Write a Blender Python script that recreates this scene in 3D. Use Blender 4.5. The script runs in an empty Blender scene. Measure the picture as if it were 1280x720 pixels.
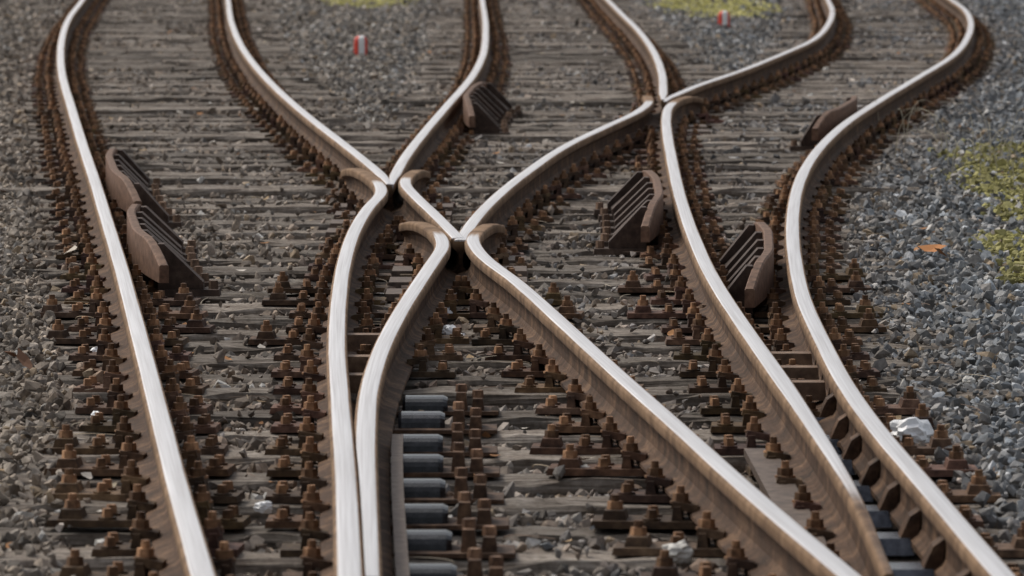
import bpy, bmesh, math, random
import numpy as np
from mathutils import Vector
rng=np.random.default_rng(7); random.seed(7)
sc=bpy.context.scene

# ------------------------------------------------------------ track survey (metres, camera foot = origin, +Y along the line)
T={
'L1':[(-4.776,64.98),(-4.362,57.41),(-3.812,49.35),(-3.332,43.28),(-2.915,38.53),(-2.452,33.31),(-2.125,29.68),(-1.816,26.19),(-1.592,23.66),(-1.349,20.84),(-1.09,17.8),(-0.898,15.53),(-0.717,13.47)],
'R2far':[(-3.157,64.98),(-2.688,56.1),(-2.145,47.45),(-1.718,41.81),(-1.286,36.8),(-0.959,33.31),(-0.715,30.64),(-0.624,29.54)],
'R2mid':[(-0.468,31.03),(-0.529,30.34),(-0.542,29.47),(-0.476,28.44),(-0.372,27.12),(-0.232,25.27)],
'R2near':[(-.066,26.59),(-.132,26.03),(-.1735,25.27),(-.145,24.52),(.031,22.57),(.172,20.84),(.314,19.05),(.4895,16.93),(.643,15.05),(.7817,13.50)],
'R3near':[(-.881,31.19),(-.774,30.49),(-.681,29.54),(-.642,28.71),(-.673,27.55),(-.695,26.08),(-.689,24.13),(-.652,21.96),(-.597,19.83),(-.527,17.80),(-.445,15.53),(-.377,13.47)],
'R3far':[(-.329,64.98),(-.2425,53.66),(-.2405,47.45),(-.2965,43.28),(-.4225,38.53),(-.5237,34.72),(-.588,31.76),(-.612,29.54)],
'R4near':[(-.485,26.76),(-.389,26.25),(-.323,25.59),(-.2936,24.86),(-.3216,23.89),(-.366,22.57),(-.413,21.02),(-.4426,19.51),(-.4449,18.06),(-.4237,16.82),(-.3818,15.14),(-.336,13.47)],
'R4mid':[(.9278,40.30),(.9116,38.89),(.814,37.58),(.586,35.62),(.3197,33.31),(.0839,30.57),(-.096,27.99),(-.1745,26.47),(-.2212,25.17)],
'R4far':[(3.5135,64.98),(3.3465,61.11),(3.0343,56.10),(2.6406,51.42),(2.1944,47.81),(1.69,44.05),(1.3088,41.52),(1.028,39.27)],
'R5far':[(1.0674,64.98),(1.1129,60.21),(1.1757,53.66),(1.17,47.45),(1.1148,43.28),(1.0238,39.52)],
'R5near':[(1.2827,40.16),(1.1483,39.52),(1.0424,38.41),(.9736,36.80),(.9235,34.72),(.8667,31.59),(.8159,28.31),(.7922,25.64),(.7897,22.99),(.8164,20.84),(.845,19.20),(.8729,17.62),(.8947,16.04),(.902,15.05),(.89,13.58)],
'R6':[(4.892,64.98),(4.7658,61.72),(4.504,57.41),(4.0991,52.52),(3.575,47.45),(3.0242,43.28),(2.4679,39.14),(2.0329,35.72),(1.69,32.43),(1.466,29.68),(1.2896,26.76),(1.1697,24.13),(1.0918,21.76),(1.0631,19.83),(1.0516,18.20),(1.0649,16.82),(1.0938,15.57),(1.1173,14.48),(1.1421,13.47)],
}
FARX={'L1','R2far','R3far','R4far','R5far','R6'}
NEARX={'L1','R2near','R3near','R6'}
WINGTIP={'R2mid','R2near','R3near','R4near','R4mid','R5near'}
def sample(name):
    p=sorted(T[name],key=lambda q:q[1])
    if name in FARX:
        a,b=p[-2],p[-1]; m=(b[0]-a[0])/(b[1]-a[1])
        p=p+[(b[0]+m*8,b[1]+8),(b[0]+m*30,b[1]+30)]
    if name in NEARX:
        a,b=p[1],p[0]; m=(b[0]-a[0])/(b[1]-a[1])
        p=[(b[0]+m*(8-b[1]),8.0)]+p
    y=np.array([q[1] for q in p]); x=np.array([q[0] for q in p])
    d=np.diff(x)/np.diff(y); h=np.diff(y)
    m=np.empty(len(x)); m[0]=d[0]; m[-1]=d[-1]
    m[1:-1]=(d[:-1]*h[1:]+d[1:]*h[:-1])/(h[1:]+h[:-1])
    n=max(12,int((y[-1]-y[0])/0.18))
    Y=np.linspace(y[0],y[-1],n); k=np.clip(np.searchsorted(y,Y)-1,0,len(h)-1)
    t=(Y-y[k])/h[k]; H=h[k]
    X=(2*t**3-3*t**2+1)*x[k]+(t**3-2*t**2+t)*H*m[k]+(-2*t**3+3*t**2)*x[k+1]+(t**3-t**2)*H*m[k+1]
    for _ in range(3):
        X[1:-1]=.25*X[:-2]+.5*X[1:-1]+.25*X[2:]
    return X,Y
P={k:sample(k) for k in T}
def rx(name,y):
    X,Y=P[name]; return np.interp(y,Y,X)
def line(parts,y):
    y=np.asarray(y,float); out=np.zeros_like(y)
    for nme,a,b in parts:
        s=(y>=a)&(y<b); out[s]=rx(nme,y[s])
    return out
LN={
'a':[('L1',-1,999)],
'b':[('R2near',-1,25.27),('R2mid',25.27,29.5),('R2far',29.5,999)],
'c':[('R3near',-1,28.9),('R3far',28.9,999)],
'd':[('R4near',-1,24.9),('R4mid',24.9,39),('R4far',39,999)],
'e':[('R5near',-1,38.6),('R5far',38.6,999)],
'f':[('R6',-1,999)]}
# ------------------------------------------------------------ helpers
def mk(name,V,F,mats,attrs=None,mi=None,smooth=False,parent=None):
    me=bpy.data.meshes.new(name)
    V=np.asarray(V,dtype=np.float32)
    F=[np.asarray(f,dtype=np.int32) for f in F if len(f)]
    tot=np.concatenate([np.full(len(f),f.shape[1],np.int32) for f in F])
    lv=np.concatenate([f.ravel() for f in F])
    st=np.zeros(len(tot),np.int32); st[1:]=np.cumsum(tot)[:-1]
    me.vertices.add(len(V)); me.vertices.foreach_set('co',V.ravel())
    me.loops.add(len(lv)); me.loops.foreach_set('vertex_index',lv)
    me.polygons.add(len(tot)); me.polygons.foreach_set('loop_start',st); me.polygons.foreach_set('loop_total',tot)
    if mi is not None: me.polygons.foreach_set('material_index',np.asarray(mi,np.int32))
    me.polygons.foreach_set('use_smooth',np.full(len(tot),smooth,dtype=bool))
    me.update(calc_edges=True)
    if attrs is not None:
        a=me.color_attributes.new('Col','FLOAT_COLOR','POINT')
        c=np.ones((len(V),4),np.float32); c[:,:attrs.shape[1]]=attrs
        a.data.foreach_set('color',c.ravel())
    for m in mats: me.materials.append(m)
    ob=bpy.data.objects.new(name,me); sc.collection.objects.link(ob)
    if parent: ob.parent=parent
    return ob
def empty(name):
    o=bpy.data.objects.new(name,None); sc.collection.objects.link(o); return o
class Acc:
    def __init__(s): s.V=[];s.F={};s.C=[];s.n=0
    def add(s,V,faces,col=(1,1,1)):
        V=np.asarray(V,float); s.V.append(V)
        c=np.asarray(col,float)
        if c.ndim==1: c=np.tile(c,(len(V),1))
        s.C.append(c)
        for f in faces: s.F.setdefault(len(f),[]).append([i+s.n for i in f])
        s.n+=len(V)
    def build(s,name,mats,**k):
        return mk(name,np.vstack(s.V),[np.array(v) for v in s.F.values()],mats,attrs=np.vstack(s.C),**k)
BOXF=[(0,3,2,1),(4,5,6,7),(0,1,5,4),(1,2,6,5),(2,3,7,6),(3,0,4,7)]
def box(x0,x1,y0,y1,z0,z1,ch=0.0):
    return [(x0,y0,z0),(x1,y0,z0),(x1,y1,z0),(x0,y1,z0),(x0+ch,y0+ch,z1),(x1-ch,y0+ch,z1),(x1-ch,y1-ch,z1),(x0+ch,y1-ch,z1)],BOXF
def prism(cx,cy,z0,z1,r,n,top=1.0,ph=0.0):
    V=[(cx+r*math.cos(2*math.pi*i/n+ph),cy+r*math.sin(2*math.pi*i/n+ph),z0) for i in range(n)]
    V+=[(cx+r*top*math.cos(2*math.pi*i/n+ph),cy+r*top*math.sin(2*math.pi*i/n+ph),z1) for i in range(n)]
    F=[(i,(i+1)%n,n+(i+1)%n,n+i) for i in range(n)]+[tuple(range(n,2*n))]
    return V,F
# ------------------------------------------------------------ materials
def nt(name):
    m=bpy.data.materials.new(name); m.use_nodes=True
    t=m.node_tree; b=t.nodes['Principled BSDF']; return m,t,b
def N(t,ty,**k):
    n=t.nodes.new(ty)
    for a,v in k.items(): setattr(n,a,v)
    return n
def noise(t,scale,detail=4,vec=None,rough=.6,mp=None):
    n=N(t,'ShaderNodeTexNoise'); n.inputs['Scale'].default_value=scale; n.inputs['Detail'].default_value=detail; n.inputs['Roughness'].default_value=rough
    if vec is not None:
        t.links.new(vec,n.inputs['Vector']); return n.outputs['Fac']
    tc=N(t,'ShaderNodeTexCoord')
    if mp:
        m=N(t,'ShaderNodeMapping'); m.inputs['Scale'].default_value=mp
        t.links.new(tc.outputs['Object'],m.inputs[0]); t.links.new(m.outputs[0],n.inputs['Vector'])
    else: t.links.new(tc.outputs['Object'],n.inputs['Vector'])
    return n.outputs['Fac']
def ramp(t,fac,stops):
    r=N(t,'ShaderNodeValToRGB'); e=r.color_ramp.elements
    while len(e)<len(stops): e.new(.5)
    for q,(p,c) in zip(e,stops):
        q.position=p; q.color=tuple(c)+(1,) if len(c)==3 else c
    t.links.new(fac,r.inputs[0]); return r.outputs[0]
def mix(t,a,b,fac,mode='MIX'):
    m=N(t,'ShaderNodeMix',data_type='RGBA',blend_type=mode)
    for s,v in ((6,a),(7,b),(0,fac)):
        if isinstance(v,(float,int)): m.inputs[s].default_value=v
        elif isinstance(v,tuple): m.inputs[s].default_value=v+(1,)
        else: t.links.new(v,m.inputs[s])
    return m.outputs[2]
def math_(t,op,a,b=0.0,clamp=False):
    m=N(t,'ShaderNodeMath',operation=op,use_clamp=clamp)
    for i,v in ((0,a),(1,b)):
        if isinstance(v,(float,int)): m.inputs[i].default_value=v
        else: t.links.new(v,m.inputs[i])
    return m.outputs[0]
def bump(t,b,h,dist,st=1.0):
    n=N(t,'ShaderNodeBump'); n.inputs['Distance'].default_value=dist; n.inputs['Strength'].default_value=st
    t.links.new(h,n.inputs['Height']); t.links.new(n.outputs[0],b.inputs['Normal'])
def attr(t):
    a=N(t,'ShaderNodeAttribute'); a.attribute_name='Col'; return a
def grey(v): return (v,v,v)
# rail: r=wear g=head-side b=distance along alpha=distance across
M_rail,t,b=nt('rail_steel'); a=attr(t); sx=N(t,'ShaderNodeSeparateColor'); t.links.new(a.outputs['Color'],sx.inputs[0])
cx=N(t,'ShaderNodeCombineXYZ'); t.links.new(math_(t,'MULTIPLY',a.outputs['Alpha'],170),cx.inputs[0]); t.links.new(math_(t,'MULTIPLY',sx.outputs[2],.8),cx.inputs[1])
n1=noise(t,9,6); n2=noise(t,90,4); ns=noise(t,1,5,vec=cx.outputs[0]); nl=noise(t,1.1,3)
rust=ramp(t,n1,[(.3,(.032,.018,.011)),(.5,(.080,.044,.026)),(.68,(.17,.10,.058))])
rust=mix(t,rust,ramp(t,n2,[(.3,grey(.4)),(.7,grey(1.4))]),.8,'MULTIPLY')
head=ramp(t,n1,[(.3,(.12,.068,.036)),(.55,(.235,.145,.082)),(.8,(.33,.215,.135))])
c1=mix(t,rust,head,math_(t,'MULTIPLY',sx.outputs[1],.9))
wear=math_(t,'ADD',sx.outputs[0],math_(t,'MULTIPLY',math_(t,'SUBTRACT',ns,.5),.5))
wear=math_(t,'ADD',wear,math_(t,'MULTIPLY',math_(t,'SUBTRACT',nl,.5),.25))
wr=N(t,'ShaderNodeMapRange',interpolation_type='SMOOTHSTEP'); wr.inputs[1].default_value=.34; wr.inputs[2].default_value=.76; t.links.new(wear,wr.inputs[0])
steel=ramp(t,ns,[(.3,(.48,.445,.435)),(.6,(.68,.66,.66))])
t.links.new(mix(t,c1,steel,wr.outputs[0]),b.inputs['Base Color'])
t.links.new(math_(t,'MULTIPLY',wr.outputs[0],.8),b.inputs['Metallic'])
b.inputs['Specular IOR Level'].default_value=.2
t.links.new(math_(t,'ADD',math_(t,'MULTIPLY',wr.outputs[0],-.46),math_(t,'ADD',math_(t,'MULTIPLY',ns,.2),.74)),b.inputs['Roughness'])
bump(t,b,n2,.0012,.7)
def rusty(name,c0,c1,c2,rough=.75,metal=0.0,sc_=25,spec=.3):
    m,t,b=nt(name); a=attr(t); n=noise(t,sc_,6)
    c=ramp(t,n,[(.3,c0),(.5,c1),(.72,c2)]); c=mix(t,c,a.outputs['Color'],1.0,'MULTIPLY')
    t.links.new(c,b.inputs['Base Color']); b.inputs['Roughness'].default_value=rough; b.inputs['Metallic'].default_value=metal
    b.inputs['Specular IOR Level'].default_value=spec
    bump(t,b,noise(t,180,3),.0015,.7); return m
M_fast=rusty('rusted_fastener_iron',(.03,.017,.011),(.082,.045,.027),(.17,.10,.06),spec=.2)
M_plate=rusty('rusted_plate_steel',(.055,.038,.03),(.105,.074,.057),(.17,.125,.095),.7)
M_guard=rusty('guard_rail_rust',(.042,.028,.021),(.08,.053,.040),(.13,.09,.067),.75,spec=.2)
M_slide=rusty('greased_slide_steel',(.006,.006,.008),(.012,.013,.016),(.035,.035,.04),.2,0.0,40,.3)
M_slide2=rusty('wet_slide_plate_steel',(.05,.053,.06),(.10,.105,.12),(.16,.165,.18),.2,.6,40,.5)
# wood
M_wood,t,b=nt('weathered_sleeper_wood'); a=attr(t)
g=noise(t,1,6,mp=(1.6,55,55)); g2=noise(t,7,5); g3=noise(t,45,4)
w=ramp(t,g,[(.28,(.035,.029,.025)),(.42,(.15,.130,.112)),(.6,(.26,.232,.205)),(.8,(.36,.332,.305))])
w=mix(t,w,ramp(t,g2,[(.35,(.55,.48,.43)),(.65,grey(1.15))]),.7,'MULTIPLY')
w=mix(t,w,ramp(t,g3,[(.35,(.5,.46,.42)),(.6,grey(1.15))]),.6,'MULTIPLY')
w=mix(t,w,a.outputs['Color'],1.0,'MULTIPLY')
t.links.new(w,b.inputs['Base Color']); b.inputs['Roughness'].default_value=.9; b.inputs['Specular IOR Level'].default_value=.2
bump(t,b,g,.014,.9)
M_stone,t,b=nt('ballast_stone'); a=attr(t)
c=mix(t,a.outputs['Color'],ramp(t,noise(t,55,4),[(.3,grey(.58)),(.7,grey(1.35))]),.85,'MULTIPLY')
t.links.new(c,b.inputs['Base Color']); b.inputs['Roughness'].default_value=.85; b.inputs['Specular IOR Level'].default_value=.3
bump(t,b,noise(t,140,3),.002,.6)
M_gr,t,b=nt('gravel_ground')
vo=N(t,'ShaderNodeTexVoronoi'); vo.inputs['Scale'].default_value=26; tc=N(t,'ShaderNodeTexCoord'); t.links.new(tc.outputs['Object'],vo.inputs['Vector'])
c=mix(t,ramp(t,noise(t,3,6),[(.3,(.06,.05,.043)),(.7,(.14,.12,.105))]),vo.outputs['Color'],.12,'OVERLAY')
c=mix(t,c,ramp(t,noise(t,.25,4),[(.5,grey(1)),(.75,(.7,.85,.5))]),.6,'MULTIPLY')
t.links.new(c,b.inputs['Base Color']); b.inputs['Roughness'].default_value=.95; bump(t,b,vo.outputs['Distance'],.03,1)
M_col,t,b=nt('plain_organic'); a=attr(t); t.links.new(a.outputs['Color'],b.inputs['Base Color']); b.inputs['Roughness'].default_value=.85; b.inputs['Specular IOR Level'].default_value=.2
M_pap,t,b=nt('white_litter'); t.links.new(ramp(t,noise(t,30,4),[(.3,(.68,.68,.68)),(.6,(.86,.86,.87))]),b.inputs['Base Color']); b.inputs['Roughness'].default_value=.4
M_chip,t,b=nt('pale_stone'); t.links.new(ramp(t,noise(t,30,4),[(.3,(.36,.34,.31)),(.6,(.56,.54,.50))]),b.inputs['Base Color']); b.inputs['Roughness'].default_value=.8
M_red,t,b=nt('marker_red_paint'); t.links.new(ramp(t,noise(t,40,4),[(.3,(.50,.03,.015)),(.7,(.7,.06,.03))]),b.inputs['Base Color']); b.inputs['Roughness'].default_value=.5
M_wht,t,b=nt('marker_white_paint'); t.links.new(ramp(t,noise(t,40,4),[(.3,(.7,.7,.68)),(.7,(.85,.85,.83))]),b.inputs['Base Color']); b.inputs['Roughness'].default_value=.5

# ------------------------------------------------------------ ground
gp=np.array([(-2000,-1500,-.11),(2000,-1500,-.11),(2000,3500,-.11),(-2000,3500,-.11)])
mk('ground',gp,[np.array([[0,1,2,3]])],[M_gr])

# ------------------------------------------------------------ rails
half=[(.0,.1605,1,0),(.010,.1603,1,.2),(.019,.1599,1,.4),(.0255,.1590,.72,.6),(.0305,.1568,.2,1),(.0338,.1525,.0,1),(.0357,.147,.0,1),(.0357,.133,0,.8),(.0345,.121,0,.3),(.020,.111,0,.0),(.0105,.098,0,0),(.0085,.07,0,0),(.0105,.045,0,0),(.022,.028,0,0),(.060,.014,0,.0),(.068,.010,0,.0),(.069,.0,0,0)]
prof=[(-u,z,w_,h_) for u,z,w_,h_ in reversed(half[1:])]+half
prof=np.array(prof); NP=len(prof)
def rail(objname,key,dz=0.0,parent=None):
    X,Y=P[key]; n=len(X)
    tx=np.gradient(X,Y); L=np.sqrt(1+tx*tx); sx_=1/L; sy_=-tx/L
    U=np.tile(prof[:,0],(n,1)); U0=U.copy(); Z=np.tile(prof[:,1],(n,1))+.03+dz
    wear=np.tile(prof[:,2],(n,1)); hs=np.tile(prof[:,3],(n,1))
    if key=='R5near':
        f=np.clip((Y-13.4)/5.0,0.12,1)[:,None]; U=np.where((U>0)&(Z>.06),U*f,U); U=np.where((U<0)&(Z>.12),U*np.clip(.55+.45*f,0,1),U)
        U=np.where((Y[:,None]<18)&(Z<.06)&(U>.03),.03,U)
        wear*=np.clip((Y-13.9)/2.6,0.35,1)[:,None]; Z-=np.clip((15.5-Y)/2,0,1)[:,None]*.008
    if key=='R6':
        U=np.where((Y[:,None]<18)&(Z<.06)&(U<-.04),-.04,U)
    if key in WINGTIP:
        d=(Y[-1]-Y)[:,None]; k={'R2mid':.75,'R3near':1.2,'R2near':.7,'R4near':.75,'R4mid':.8,'R5near':.9}[key]
        wear*=np.clip((d-k)/.8,0,1); hs=np.maximum(hs,(Z>.18)*(d<2)*1.0)
        Z-=np.clip((.5-d)/.5,0,1)**2*.03*(Z>.1)
    if key in('R2far','R3far','R4far','R5far'):
        d=(Y-Y[0])[:,None]; U=U*np.where(Z>.11,np.clip(.45+d/1.2,0,1),1); Z-=np.clip((.35-d)/.35,0,1)*.012
    wear=wear*np.interp(Y,[33,45,66],[1,.88,.70])[:,None]
    if key in('R4far',): wear=wear*.93
    VX=X[:,None]+U*sx_[:,None]; VY=Y[:,None]+U*sy_[:,None]
    if key=='R4near':
        st=rx('R3near',Y)[:,None]
        VX=np.where(Y[:,None]<20,np.maximum(VX,st+np.where(Z>.07,.0375,.0725)),VX)
    V=np.stack([VX,VY,Z],-1).reshape(-1,3)
    i=np.arange(n-1)[:,None]; j=np.arange(NP)[None]; j2=(j+1)%NP
    F=np.stack([i*NP+j,(i+1)*NP+j,(i+1)*NP+j2,i*NP+j2],-1).reshape(-1,4)
    caps=np.array([list(range(NP)),list(range((n-1)*NP,n*NP))])
    at=np.stack([wear.ravel(),hs.ravel(),np.repeat(Y,NP)+rng.uniform(0,90),U0.ravel()],-1)
    return mk(objname,V,[F,caps],[M_rail],attrs=at,parent=parent)
rail('steel_rail','L1'); rail('steel_rail','R6')
rail('steel_rail','R3near',-.0003)
rail('switch_blade_rail','R4near',-.0012); rail('switch_blade_rail','R5near',-.001)
rail('steel_rail','R2near',-.0005)
fr=[empty('rail_crossing_frog') for _ in range(3)]
rail('vee_rail','R2far',0,fr[0]); rail('vee_rail_pair','R3far',-.0019,fr[0])
rail('wing_rail','R2mid',-.0007,fr[1]); rail('vee_rail','R4mid',-.0025,fr[1])
rail('vee_rail','R5far',-.0003,fr[2]); rail('vee_rail_pair','R4far',-.0022,fr[2])
for e,(cx_,cy_,sl) in zip(fr,[(-.6,29.3,-.0),(-.23,25.4,0),(1.0,39.3,0)]):
    A=Acc()
    for k in range(4):
        A.add(*box(cx_-.30,cx_+.30,cy_-1.3+k*.66,cy_-.98+k*.66,.004,.034,.006))
    A.build('base_plates',[M_plate],parent=e)

# ------------------------------------------------------------ sleepers
SP=.66; YS=np.arange(18.75-14*SP,80,SP)
SY=[];IV=[]
A=Acc()
for y in YS:
    g=lambda k:float(line(LN[k],[y])[0])
    iv=[]
    for p,q in(('a','b'),('c','e'),('d','f')):
        l,r=sorted((g(p),g(q))); iv.append([l-.48-rng.random()*.14,r+.48+rng.random()*.14])
    iv.sort(); m=[iv[0]]
    for s in iv[1:]:
        if s[0]<m[-1][1]+.15: m[-1][1]=max(m[-1][1],s[1])
        else: m.append(s)
    yy=y+rng.normal(0,.03); SY.append(yy); IV.append(m)
    for x0,x1 in m:
        n=max(6,int((x1-x0)/.14)); xs=np.linspace(x0,x1,n)
        w2=.122+rng.normal(0,.01); dz=rng.normal(0,.007); sk=rng.normal(0,.012)
        cs=np.array([(-w2,-.14),(-w2,-.018),(-w2+.014,-.002),(-.03,.001),(.04,-.001),(w2-.014,-.002),(w2,-.016),(w2,-.14)])
        V=[]
        for x in xs:
            c=cs.copy(); c[1:7,1]+=rng.normal(0,.005,6)+dz; c[:,0]+=rng.normal(0,.005,8)+sk*(x-(x0+x1)/2)/2+yy
            V+= [(x+rng.normal(0,.004)*(x in(x0,x1)),p[0],p[1]) for p in c]
        F=[(i*8+j,i*8+(j+1)%8,(i+1)*8+(j+1)%8,(i+1)*8+j) for i in range(n-1) for j in range(7)]
        F+=[tuple(range(8)),tuple(range((n-1)*8,n*8))]
        tone=rng.uniform(.6,1.3); A.add(V,F,(tone*1.01,tone,tone*.98))
A.build('wooden_railway_sleepers',[M_wood])
SY=np.array(SY)

# ------------------------------------------------------------ fasteners
def halfchair(long=False):
    L=[]
    e=.34 if long else .22
    L.append((*box(.03,e,-.08,.08,.002,.022,.004),1.0))
    L.append((*box(.086,.118,-.06,.06,.018,.060,.006),.9))
    L.append(([(.045,-.042,.040),(.120,-.042,.054),(.120,.042,.054),(.045,.042,.040),(.045,-.037,.062),(.114,-.037,.074),(.114,.037,.074),(.045,.037,.062)],BOXF,1.15))
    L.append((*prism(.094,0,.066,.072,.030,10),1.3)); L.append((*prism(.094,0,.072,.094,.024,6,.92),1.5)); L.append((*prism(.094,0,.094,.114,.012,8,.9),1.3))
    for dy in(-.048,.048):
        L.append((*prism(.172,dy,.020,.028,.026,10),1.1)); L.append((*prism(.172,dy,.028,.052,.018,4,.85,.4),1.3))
    if long:
        L.append((*box(.240,.31,-.055,.055,.020,.048,.008),1.0)); L.append((*prism(.275,0,.048,.070,.023,6,.92),1.5)); L.append((*prism(.275,0,.070,.088,.012,8),1.3))
    return L
HC=halfchair(); HL=halfchair(True)
HS=[h for h in HC[:6]]
A=Acc(); SL=Acc(); SM=Acc()
keys=list(P)
for y in SY:
    if y>74 or y<9: continue
    pres=[(k,float(rx(k,y)),float((rx(k,y+.1)-rx(k,y-.1))/.2)) for k in keys if P[k][1][0]<=y<=P[k][1][-1]]
    for k,x,sl in pres:
        for s in(-1,1):
            gap=min([ (x2-x)*s for k2,x2,_ in pres if k2!=k and (x2-x)*s>-.01]+[9])
            if gap<.19: continue
            if k=='R4near' and s==1 and y<20.3: continue
            if k=='R5near' and s==1 and y<19: continue
            if k=='R6' and s==-1 and y<18.6: continue
            tpl=HC if gap>.45 else HS
            if gap>.8 and y<26 and rng.random()<.6 : tpl=HL
            tone=rng.uniform(.5,1.5); tint=np.array([1,rng.uniform(.9,1.15),rng.uniform(.8,1.2)])
            jx=rng.normal(0,.005); jy=rng.normal(0,.014); rot=rng.normal(0,.03)
            for V,F,tn in tpl:
                V=np.array(V); o=V.copy()
                if tpl is HS and V[:,0].max()>.2: V[:,0]=np.minimum(V[:,0],.17); o=V.copy()
                o[:,0]=x+s*(V[:,0]+jx)-(sl+rot)*V[:,1]; o[:,1]=y+V[:,1]+jy+(sl+rot)*s*V[:,0]
                cc=tint*tone*tn
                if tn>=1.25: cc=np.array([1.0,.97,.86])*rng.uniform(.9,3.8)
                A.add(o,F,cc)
    if y<20:
        x=max(float(rx('R4near',y)),float(rx('R3near',y))+.05)+.03
        n=11; V=[]; jy=rng.normal(0,.02)
        for xx,rr in((.05,.9),(.06,1),(.185,1),(.20,.85)):
            for i in range(n):
                a_=math.pi*i/(n-1); V.append((x+xx,y+jy-.08*math.cos(a_)*rr,.012+.048*math.sin(a_)**.8*rr))
        F=[(k2*n+i,k2*n+i+1,(k2+1)*n+i+1,(k2+1)*n+i) for k2 in range(3) for i in range(n-1)]+[tuple(range(n)),tuple(range(3*n,4*n))]
        SL.add(V,F,np.ones(3)*rng.uniform(.7,1.4))
        for dx,h in((.245,.05),(.30,.03)):
            A.add(*box(x+dx-.022,x+dx+.022,y-.07,y+.07,.004,.022+h,.006),rng.uniform(.7,1.3)*np.ones(3))
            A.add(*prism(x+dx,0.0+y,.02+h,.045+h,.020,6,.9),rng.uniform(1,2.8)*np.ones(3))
        A.add(*box(x+.0,x+.37,y-.1,y+.1,.001,.013,.002),.8*np.ones(3))
    if y<18.9:
        x0=float(rx('R5near',y)) if y>13.6 else .89; x1=float(rx('R6',y))
        SM.add(*box(x0-.0,x1-.03,y-.085,y+.085,.006,.050,.012),(1.2,1.2,1.25))
        # rail brace against the stock rail web
        A.add([(x1-.068,y-.055,.045),(x1-.02,y-.055,.045),(x1-.02,y+.055,.045),(x1-.068,y+.055,.045),(x1-.040,y-.045,.105),(x1-.006,y-.045,.128),(x1-.006,y+.045,.128),(x1-.040,y+.045,.105)],BOXF,np.ones(3)*rng.uniform(.7,1.3))
A.build('rail_fastener_chairs',[M_fast])
SL.build('greased_slide_chairs',[M_slide]); SM.build('switch_slide_plates',[M_slide2])

def strip(A,key,o0,o1,z0,z1,ya,yb,n=24,stock=None):
    ys=np.linspace(ya,yb,n); V=[]
    for y in ys:
        x=float(rx(key,y))
        if stock: x=max(x,float(rx(stock,y))+.045)
        V+=[(x+o0,y,z0),(x+o1,y,z0),(x+o1,y,z1),(x+o0,y,z1)]
    F=[(i*4+j,i*4+(j+1)%4,i*4+4+(j+1)%4,i*4+4+j) for i in range(n-1) for j in range(4)]+[(0,1,2,3),tuple(range(4*n-4,4*n))]
    A.add(V,F,(1.0,1.02,1.04))
A=Acc(); strip(A,'R5near',-.165,-.073,.026,.052,13.7,17.7); strip(A,'R4near',.074,.108,.046,.075,13.45,17.9,stock='R3near')
A.build('blade_stiffener_strip',[M_plate])
A=Acc()
for y in(20.9,20.0,19.3):
    x0,x1=float(rx('R3near',y)),float(rx('R4near',y)); A.add(*box(x0+.02,x1-.02,y-.05,y+.05,.075,.135,.006),(1.7,1.5,1.25))
for y in(20.3,19.75,19.2):
    x0,x1=float(rx('R5near',y)),float(rx('R6',y)); A.add(*box(x0+.02,x1-.02,y-.05,y+.05,.06,.12,.006),(1.7,1.5,1.25))
A.build('rail_spacer_blocks',[M_plate])

# ------------------------------------------------------------ check rails with gussets
def check(key,side,ya,yb,gus=7,gw=.185):
    e=empty('check_rail'); n=26; ys=np.linspace(ya,yb,n); A=Acc(); V=[];C=[]
    L=yb-ya
    pr=[(-.02,.08),(-.02,.232),(-.014,.239),(.014,.239),(.02,.232),(.02,.08)]
    FL=lambda t: max(0,(.36-t)/.36,(t-.64)/.36)**1.6*.085
    for y in ys:
        t=(y-ya)/L
        x=float(rx(key,y))+side*(.106+FL(t)); dip=max(0,(.16-t)/.16,(t-.84)/.16)**1.7*.085
        for u,z in pr: V.append((x+u,y,z-dip*(z>.2))); C.append((1.6,1.4,1.25) if z>.236 else (1.9,1.6,1.4))
    m=len(pr)
    F=[(i*m+j,i*m+(j+1)%m,i*m+m+(j+1)%m,i*m+m+j) for i in range(n-1) for j in range(m)]+[tuple(range(m)),tuple(range(m*n-m,m*n))]
    A.add(V,F,np.array(C)); A.build('guide_bar',[M_guard],parent=e)
    A=Acc()
    y0,y1=ya+.35,yb-.45
    V=[]
    for i in range(12):
        y=y0+(y1-y0)*i/11; t=(y-ya)/L; x=float(rx(key,y))+side*(.125+FL(t)); w=gw-.012-FL(t)*.3
        V+=[(x,y,.190),(x+side*w,y,.045),(x+side*w,y,.032),(x,y,.165)]
    A.add(V,[(i*4+j,i*4+(j+1)%4,i*4+4+(j+1)%4,i*4+4+j) for i in range(11) for j in range(4)]+[(0,1,2,3),(44,45,46,47)],(.6,.58,.57))
    for k in range(gus):
        y=y0-.01+k*(y1-y0+.02)/(gus-1); t=(y-ya)/L
        x=float(rx(key,y))+side*(.128+FL(t)); w=gw-FL(t)*.3
        P2=[(0,.03),(w,.03),(w,.062),(.025,.222),(0,.222)]
        th=.05
        V=[(x+side*u,y-th,z) for u,z in P2]+[(x+side*u,y+th,z) for u,z in P2]
        F=[tuple(range(5)),tuple(range(9,4,-1))]+[(i,(i+1)%5,5+(i+1)%5,5+i) for i in range(5)]
        A.add(V,F,np.array((.8,.77,.78))*rng.uniform(.75,1.15))
        A.add(*box(min(x,x+side*(w+.07)),max(x,x+side*(w+.07)),y-.07,y+.07,.003,.031,.004),np.ones(3)*.8)
        A.add(*prism(x+side*(w+.04),y,.03,.065,.021,6,.9),np.array((1.9,1.8,1.6))*rng.uniform(.6,1.6))
    A.build('gusset_brackets',[M_guard],parent=e)
check('L1',1,28.5,32.5); check('L1',1,24.1,27.4,7,.205); check('R5near',-1,26.6,30.3,7,.19); check('R6',-1,22.8,26.1,6,.165)
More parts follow.
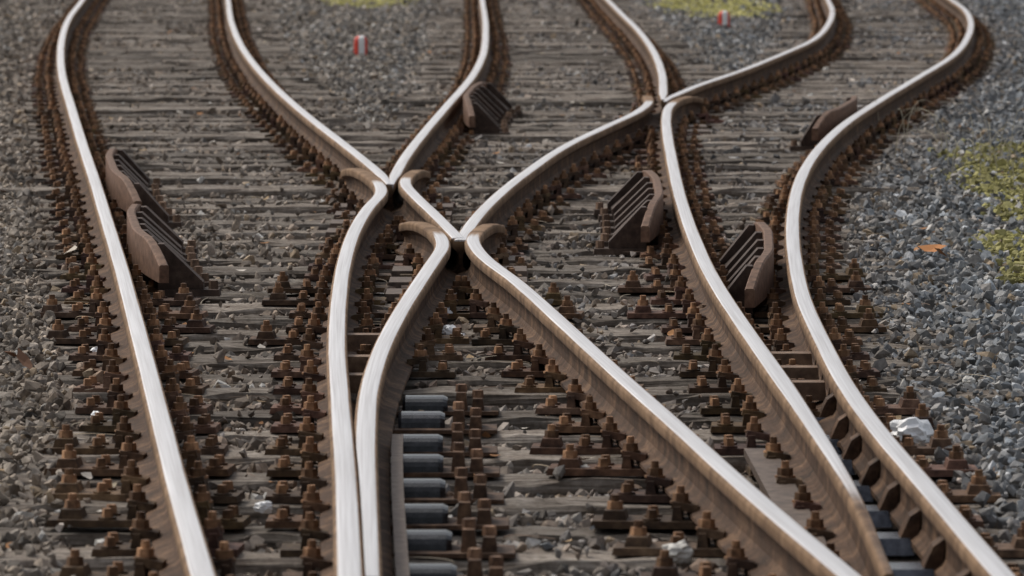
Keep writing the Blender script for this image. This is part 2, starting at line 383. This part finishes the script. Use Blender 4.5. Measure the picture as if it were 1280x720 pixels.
check('R3far',1,37.6,41.6,7,.19); check('R6',-1,35.9,39.2,6,.14)

# ------------------------------------------------------------ stones
def hulls(npt,cnt,flat=.62):
    out=[]
    for _ in range(cnt):
        bm=bmesh.new()
        for i in range(npt):
            v=rng.normal(size=3); v/=np.linalg.norm(v); v*=rng.uniform(.82,1.1); v*=(1,rng.uniform(.6,.95),flat*rng.uniform(.75,1.25))
            bm.verts.new(v)
        r=bmesh.ops.convex_hull(bm,input=bm.verts)
        dead=[g for g in r['geom_interior'] if isinstance(g,bmesh.types.BMVert)]
        if dead: bmesh.ops.delete(bm,geom=dead,context='VERTS')
        bmesh.ops.triangulate(bm,faces=bm.faces)
        bm.verts.index_update(); V=np.array([v.co[:] for v in bm.verts]); F=np.array([[v.index for v in f.verts] for f in bm.faces]); bm.free()
        out.append((V,F))
    return out
def scatter(name,pos,size,col,tpls,mat,tilt=None):
    n=len(pos); q=rng.normal(size=(n,4))
    if tilt is not None: q[:,1:3]*=tilt
    q/=np.linalg.norm(q,axis=1)[:,None]; w,x,y,z=q.T
    R=np.stack([1-2*(y*y+z*z),2*(x*y-z*w),2*(x*z+y*w),2*(x*y+z*w),1-2*(x*x+z*z),2*(y*z-x*w),2*(x*z-y*w),2*(y*z+x*w),1-2*(x*x+y*y)],-1).reshape(n,3,3)
    which=rng.integers(0,len(tpls),n); Vs=[];Fs=[];Cs=[];off=0
    for k,(V,F) in enumerate(tpls):
        s=np.where(which==k)[0]
        if not len(s): continue
        W=np.einsum('nij,vj->nvi',R[s],V)*size[s][:,None,None]+pos[s][:,None,:]
        Vs.append(W.reshape(-1,3)); Cs.append(np.repeat(col[s],len(V),0))
        Fs.append((F[None]+ (off+np.arange(len(s))*len(V))[:,None,None]).reshape(-1,3)); off+=len(s)*len(V)
    return mk(name,np.vstack(Vs),[np.vstack(Fs)],[mat],attrs=np.vstack(Cs))
px=[];py=[];ps=[]
y=9.0
while y<76:
    s=float(np.interp(y,[9,26,40,76],[.038,.043,.052,.064])); hw=.098*y+.55
    xs=np.arange(-hw,hw,s); px.append(xs+rng.uniform(-.5,.5,len(xs))*s*1.1); py.append(y+rng.uniform(-.5,.5,len(xs))*s*1.1); ps.append(np.full(len(xs),s)); y+=s
px=np.concatenate(px);py=np.concatenate(py);ps=np.concatenate(ps)
RX={k:line(LN[k],py) for k in LN}
dist=np.full(len(px),9.)
for k in P:
    X,Y=P[k]; d=np.abs(px-np.interp(py,Y,X)); d[(py<Y[0])|(py>Y[-1])]=9; dist=np.minimum(dist,d)
k=np.clip(np.round((py-SY[0])/SP).astype(int),0,len(SY)-1); dy=np.abs(py-SY[k])
ins=np.zeros(len(px),bool)
for i,m in enumerate(IV):
    s=np.where(k==i)[0]
    for x0,x1 in m:
        q=(px[s]>x0)&(px[s]<x1); ins[s]|=q
ons=ins&(dy<.132)
lowf=(np.sin(px*3.1+py*.9)+np.sin(px*1.7-py*.55+2)+.8*np.sin(px*6.3+py*3.1+1))
outer=((px<RX['a']-.28)|(px>RX['f']+.26))
pin=np.interp(py,[13,17,22,27,36,44],[.06,.09,.15,.20,.14,.03])*np.clip(1+.5*lowf,.25,2.6)
pout=np.interp(py,[13,15,18,36,48],[.30,.5,.85,.8,.35])+.12*lowf
pk=np.where(outer,pout,pin); pk=np.where(ons,np.clip(pk,.01,.97),1.0)
keep=(rng.random(len(px))<pk)&((dist>.085)|(~ons&(dist>.02)))&~(ons&(dist<.24)&(rng.random(len(px))<.75))
bay=(py<18.4)&(px>RX['e']-.02)&(px<RX['f']+.02)
keep&=~bay
px,py,ps,dist,ons,ins,outer,lowf=[a[keep] for a in(px,py,ps,dist,ons,ins,outer,lowf)]
n=len(px); sz=ps*np.clip(rng.lognormal(-.55,.30,n),.3,1.05)*np.where(ons,rng.uniform(.45,.95,n),1)
z=np.where(ons,.5*sz,np.where(ins,-.040+.008*lowf+rng.normal(0,.011,n)+outer*.03,-.022+rng.normal(0,.012,n)))
z=np.where((~ons)&(dist<.09),z-.025,z)
lum=np.exp(rng.normal(0,.42,n))
g0=np.array([.225,.212,.195]); gb=np.array([.185,.200,.215]); br=np.array([.22,.182,.145]); rs=np.array([.15,.092,.058])
u=px/(.0877*py)
wb=np.clip(.25+.5*u+rng.normal(0,.3,n),0,1)[:,None]; wr_=np.clip(.42-.45*u+rng.normal(0,.3,n),0,1)[:,None]
col=g0*(1-wb)+gb*wb; col=col*(1-wr_)+br*wr_
wrs=(np.exp(-(dist/.22)**1.3)*.85+.2*ins*(~outer)*rng.random(n)*1.6)[:,None]*rng.uniform(.4,1.2,n)[:,None]; wrs=np.clip(wrs,0,1)
col=(col*(1-wrs)+rs*wrs)*lum[:,None]
lt=rng.random(n)<.012; col[lt]=np.array([.52,.50,.47])*rng.uniform(.7,1.1,lt.sum())[:,None]
tan=rng.random(n)<.035; col[tan]=np.array([.33,.25,.17])*rng.uniform(.6,1.2,tan.sum())[:,None]
def ell(cx,cy,a,b_,x,y): return ((x-cx)/a)**2+((y-cy)/b_)**2
MP=[(3.08,31.2,.5,5.2),(2.55,26.6,.32,2.4),(2.45,70,.62,4.4),(-1.75,74.0,.55,4.3)]
mo=np.zeros(n)
for c_ in MP:
    e_=ell(*c_,px,py)+.35*np.sin(px*9+py*2.1)+.3*np.sin(py*3.3-px*5); mo=np.maximum(mo,np.clip(1.6-e_,0,1))
mm=(rng.random(n)<mo*.8)[:,None]
MC=np.array([.29,.265,.105])
col=np.where(mm,MC*rng.uniform(.6,1.3,n)[:,None]*np.where(py>60,1.6,1)[:,None],col)
pos=np.stack([px,py,z],-1)
near=py<30
scatter('ballast_gravel',pos[near],sz[near],col[near],hulls(12,16),M_stone)
scatter('ballast_gravel',pos[~near],sz[~near],col[~near],hulls(8,12),M_stone)
MV=[]
for i_,(cx_,cy_,a_,b_) in enumerate(MP):
    m_=int(a_*b_*math.pi*(620 if i_<2 else 1300)); r=np.sqrt(rng.random(m_))*1.2; th=rng.random(m_)*2*math.pi
    x=cx_+a_*r*np.cos(th); yv=cy_+b_*r*np.sin(th)
    q=(np.sin(x*9+yv*2.1)*.3+.25*np.sin(yv*3.3-x*5)+r*r+rng.normal(0,.4,m_))<1.05
    MV.append(np.stack([x[q],yv[q],np.full(q.sum(),-.010)+rng.normal(0,.005,q.sum())],-1))
MV=np.vstack(MV); m_=len(MV)
mc=np.where(MV[:,1:2]>60,np.array([[.60,.56,.20]]),np.array([[.31,.285,.10]]))*rng.uniform(.65,1.3,m_)[:,None]
scatter('moss_patch',MV,rng.uniform(.010,.026,m_),mc,hulls(9,6,.5),M_col,tilt=.2)

A=Acc()
def leaf(x,y,z,s,c):
    a_=rng.random()*6.28; ca,sa=math.cos(a_),math.sin(a_); ti=rng.normal(0,.25,2)
    pts=[(-1,0,.15),(-.3,.5,0),(.4,.42,.03),(1,0,.2),(.4,-.42,.05),(-.3,-.5,.02),(0,0,-.08)]
    V=[(x+s*(p[0]*ca-p[1]*sa),y+s*(p[0]*sa+p[1]*ca),z+s*(p[2]+p[0]*ti[0]+p[1]*ti[1]+.25)) for p in pts]
    A.add(V,[(0,1,6),(1,2,6),(2,3,6),(3,4,6),(4,5,6),(5,0,6)],c)
for _ in range(600):
    y=rng.uniform(12,60); x=rng.uniform(-1,1)*(.09*y+.2); leaf(x,y,0.0,rng.uniform(.014,.032),np.array(random.choice([(.34,.24,.14),(.42,.35,.25),(.22,.12,.06),(.55,.5,.44),(.36,.18,.08)]))*rng.uniform(.6,1.2))
for x,y,s,c in[(-1.686,23.51,.055,(.50,.29,.15)),(1.928,26.74,.07,(.45,.20,.08)),(-1.816,21.13,.06,(.2,.1,.06)),(-1.75,20.9,.05,(.15,.08,.05)),(-2.015,26.59,.06,(.5,.44,.37)),(.218,17.55,.04,(.55,.5,.42)),(1.95,26.5,.06,(.38,.18,.08))]:
    leaf(x,y,.025,s,c)
A.build('fallen_leaves',[M_col])
def crumple(name,mat,x,y,z,s,fl=.6):
    bm=bmesh.new(); bmesh.ops.create_icosphere(bm,subdivisions=3,radius=1)
    ph=rng.uniform(0,6,6)
    for v in bm.verts:
        c=v.co; d=1+.22*math.sin(4*c.x+ph[0])*math.sin(5*c.y+ph[1])+.18*abs(math.sin(7*c.z+ph[2]+3*c.x))+rng.normal(0,.04)
        v.co=Vector((c.x*d,c.y*d*.9,c.z*d*fl))*s
    me=bpy.data.meshes.new(name); bm.to_mesh(me); bm.free(); me.materials.append(mat)
    o=bpy.data.objects.new(name,me); sc.collection.objects.link(o); o.location=(x,y,z+s*fl*.6); o.rotation_euler=(0,0,rng.random()*6)
for x,y,s,fl in[(1.257,18.34,.060,.75),(-.256,23.27,.03,.8),(-.24,22.42,.028,.8),(-.2,22.2,.022,.7),(-1.54,21.54,.02,.8),(-1.368,19.11,.018,.8),(-.702,16.44,.022,.7)]:
    crumple('crumpled_litter',M_pap,x,y,.004,s,fl)
for x,y,s,fl in[(.439,15.33,.038,.7),(1.6,20.4,.022,.7),(.22,17.45,.02,.7),(-1.1,15.6,.02,.6)]:
    crumple('pale_loose_stone',M_chip,x,y,.002,s,fl)
A=Acc()
def stalk(x,y,h,l,z0,col):
    a_=rng.random()*6.28; V=[]
    for i in range(7):
        t_=i/6; r=.0028*(1-t_*.6); cx_=x+l*t_*t_*math.cos(a_); cy_=y+l*t_*t_*math.sin(a_); cz=z0+h*math.sin(t_*2.0)
        V+=[(cx_-r,cy_,cz),(cx_+r,cy_,cz),(cx_,cy_+r,cz+r)]
    A.add(V,[(i*3+j,i*3+(j+1)%3,i*3+3+(j+1)%3,i*3+3+j) for i in range(6) for j in range(3)],col)
for _ in range(34): stalk(2.8+rng.normal(0,.2),35+rng.normal(0,1.4),rng.uniform(.1,.34),rng.uniform(.1,.35),-.03,(.45,.4,.3))
A.build('dry_weed_stalks',[M_col])
A=Acc()
for _ in range(120):
    y=rng.uniform(13,32); stalk(rng.uniform(-1,1)*.09*y,y,.015,rng.uniform(.08,.22),.005,np.array(random.choice([(.3,.24,.17),(.16,.11,.08),(.4,.34,.26)])))
A.build('fallen_twigs',[M_col])
def marker(x,y):
    n=20; R=.062; rings=[(1,-.08),(1,.0),(1,.10),(.96,.128),(.8,.148),(.5,.16),(.15,.165)]
    V=[(R*r*math.cos(2*math.pi*i/n),R*r*math.sin(2*math.pi*i/n),z) for r,z in rings for i in range(n)]
    F=[(a_*n+i,a_*n+(i+1)%n,a_*n+n+(i+1)%n,a_*n+n+i) for a_ in range(6) for i in range(n)]
    V=np.array(V); mi=[1 if abs(np.mean([V[j][0] for j in f])-.012)<R*.36 else 0 for f in F]+[1]
    o=mk('clearance_marker_post',V,[np.array(F),np.array([list(range(6*n,7*n))])],[M_red,M_wht],mi=mi); o.location=(x,y,0)
marker(-1.383,53.42); marker(2.234,61.59)

# ------------------------------------------------------------ light
wd=bpy.data.worlds.new('World'); sc.world=wd; wd.use_nodes=True; t=wd.node_tree; bg=t.nodes['Background']
sky=t.nodes.new('ShaderNodeTexSky'); sky.sky_type='NISHITA'; sky.sun_disc=False
EL,AZ=math.radians(48),math.radians(-48)
sky.sun_elevation=EL; sky.sun_rotation=AZ; sky.dust_density=4; sky.air_density=1.2
hs=t.nodes.new('ShaderNodeHueSaturation'); hs.inputs['Saturation'].default_value=.35
t.links.new(sky.outputs[0],hs.inputs['Color']); t.links.new(hs.outputs[0],bg.inputs[0]); bg.inputs[1].default_value=.145
sd=bpy.data.lights.new('sun','SUN'); sd.energy=1.7; sd.angle=math.radians(14); sd.color=(1,.94,.84)
so=bpy.data.objects.new('sun',sd); sc.collection.objects.link(so)
dirv=Vector((math.sin(AZ)*math.cos(EL),math.cos(AZ)*math.cos(EL),math.sin(EL)))
so.rotation_euler=dirv.to_track_quat('Z','Y').to_euler()
# ------------------------------------------------------------ camera
cd=bpy.data.cameras.new('camera'); cam=bpy.data.objects.new('camera',cd); sc.collection.objects.link(cam); sc.camera=cam
cd.sensor_width=36; cd.lens=7300/1280*36; cd.clip_end=6000; cd.clip_start=.5
cam.location=(0,0,1.875); cam.rotation_euler=(math.pi/2-math.atan(550/7300),0,0)
cd.dof.use_dof=True; cd.dof.focus_distance=22.5; cd.dof.aperture_fstop=8.5
sc.view_settings.view_transform='Standard'; sc.view_settings.look='None'; sc.view_settings.exposure=0
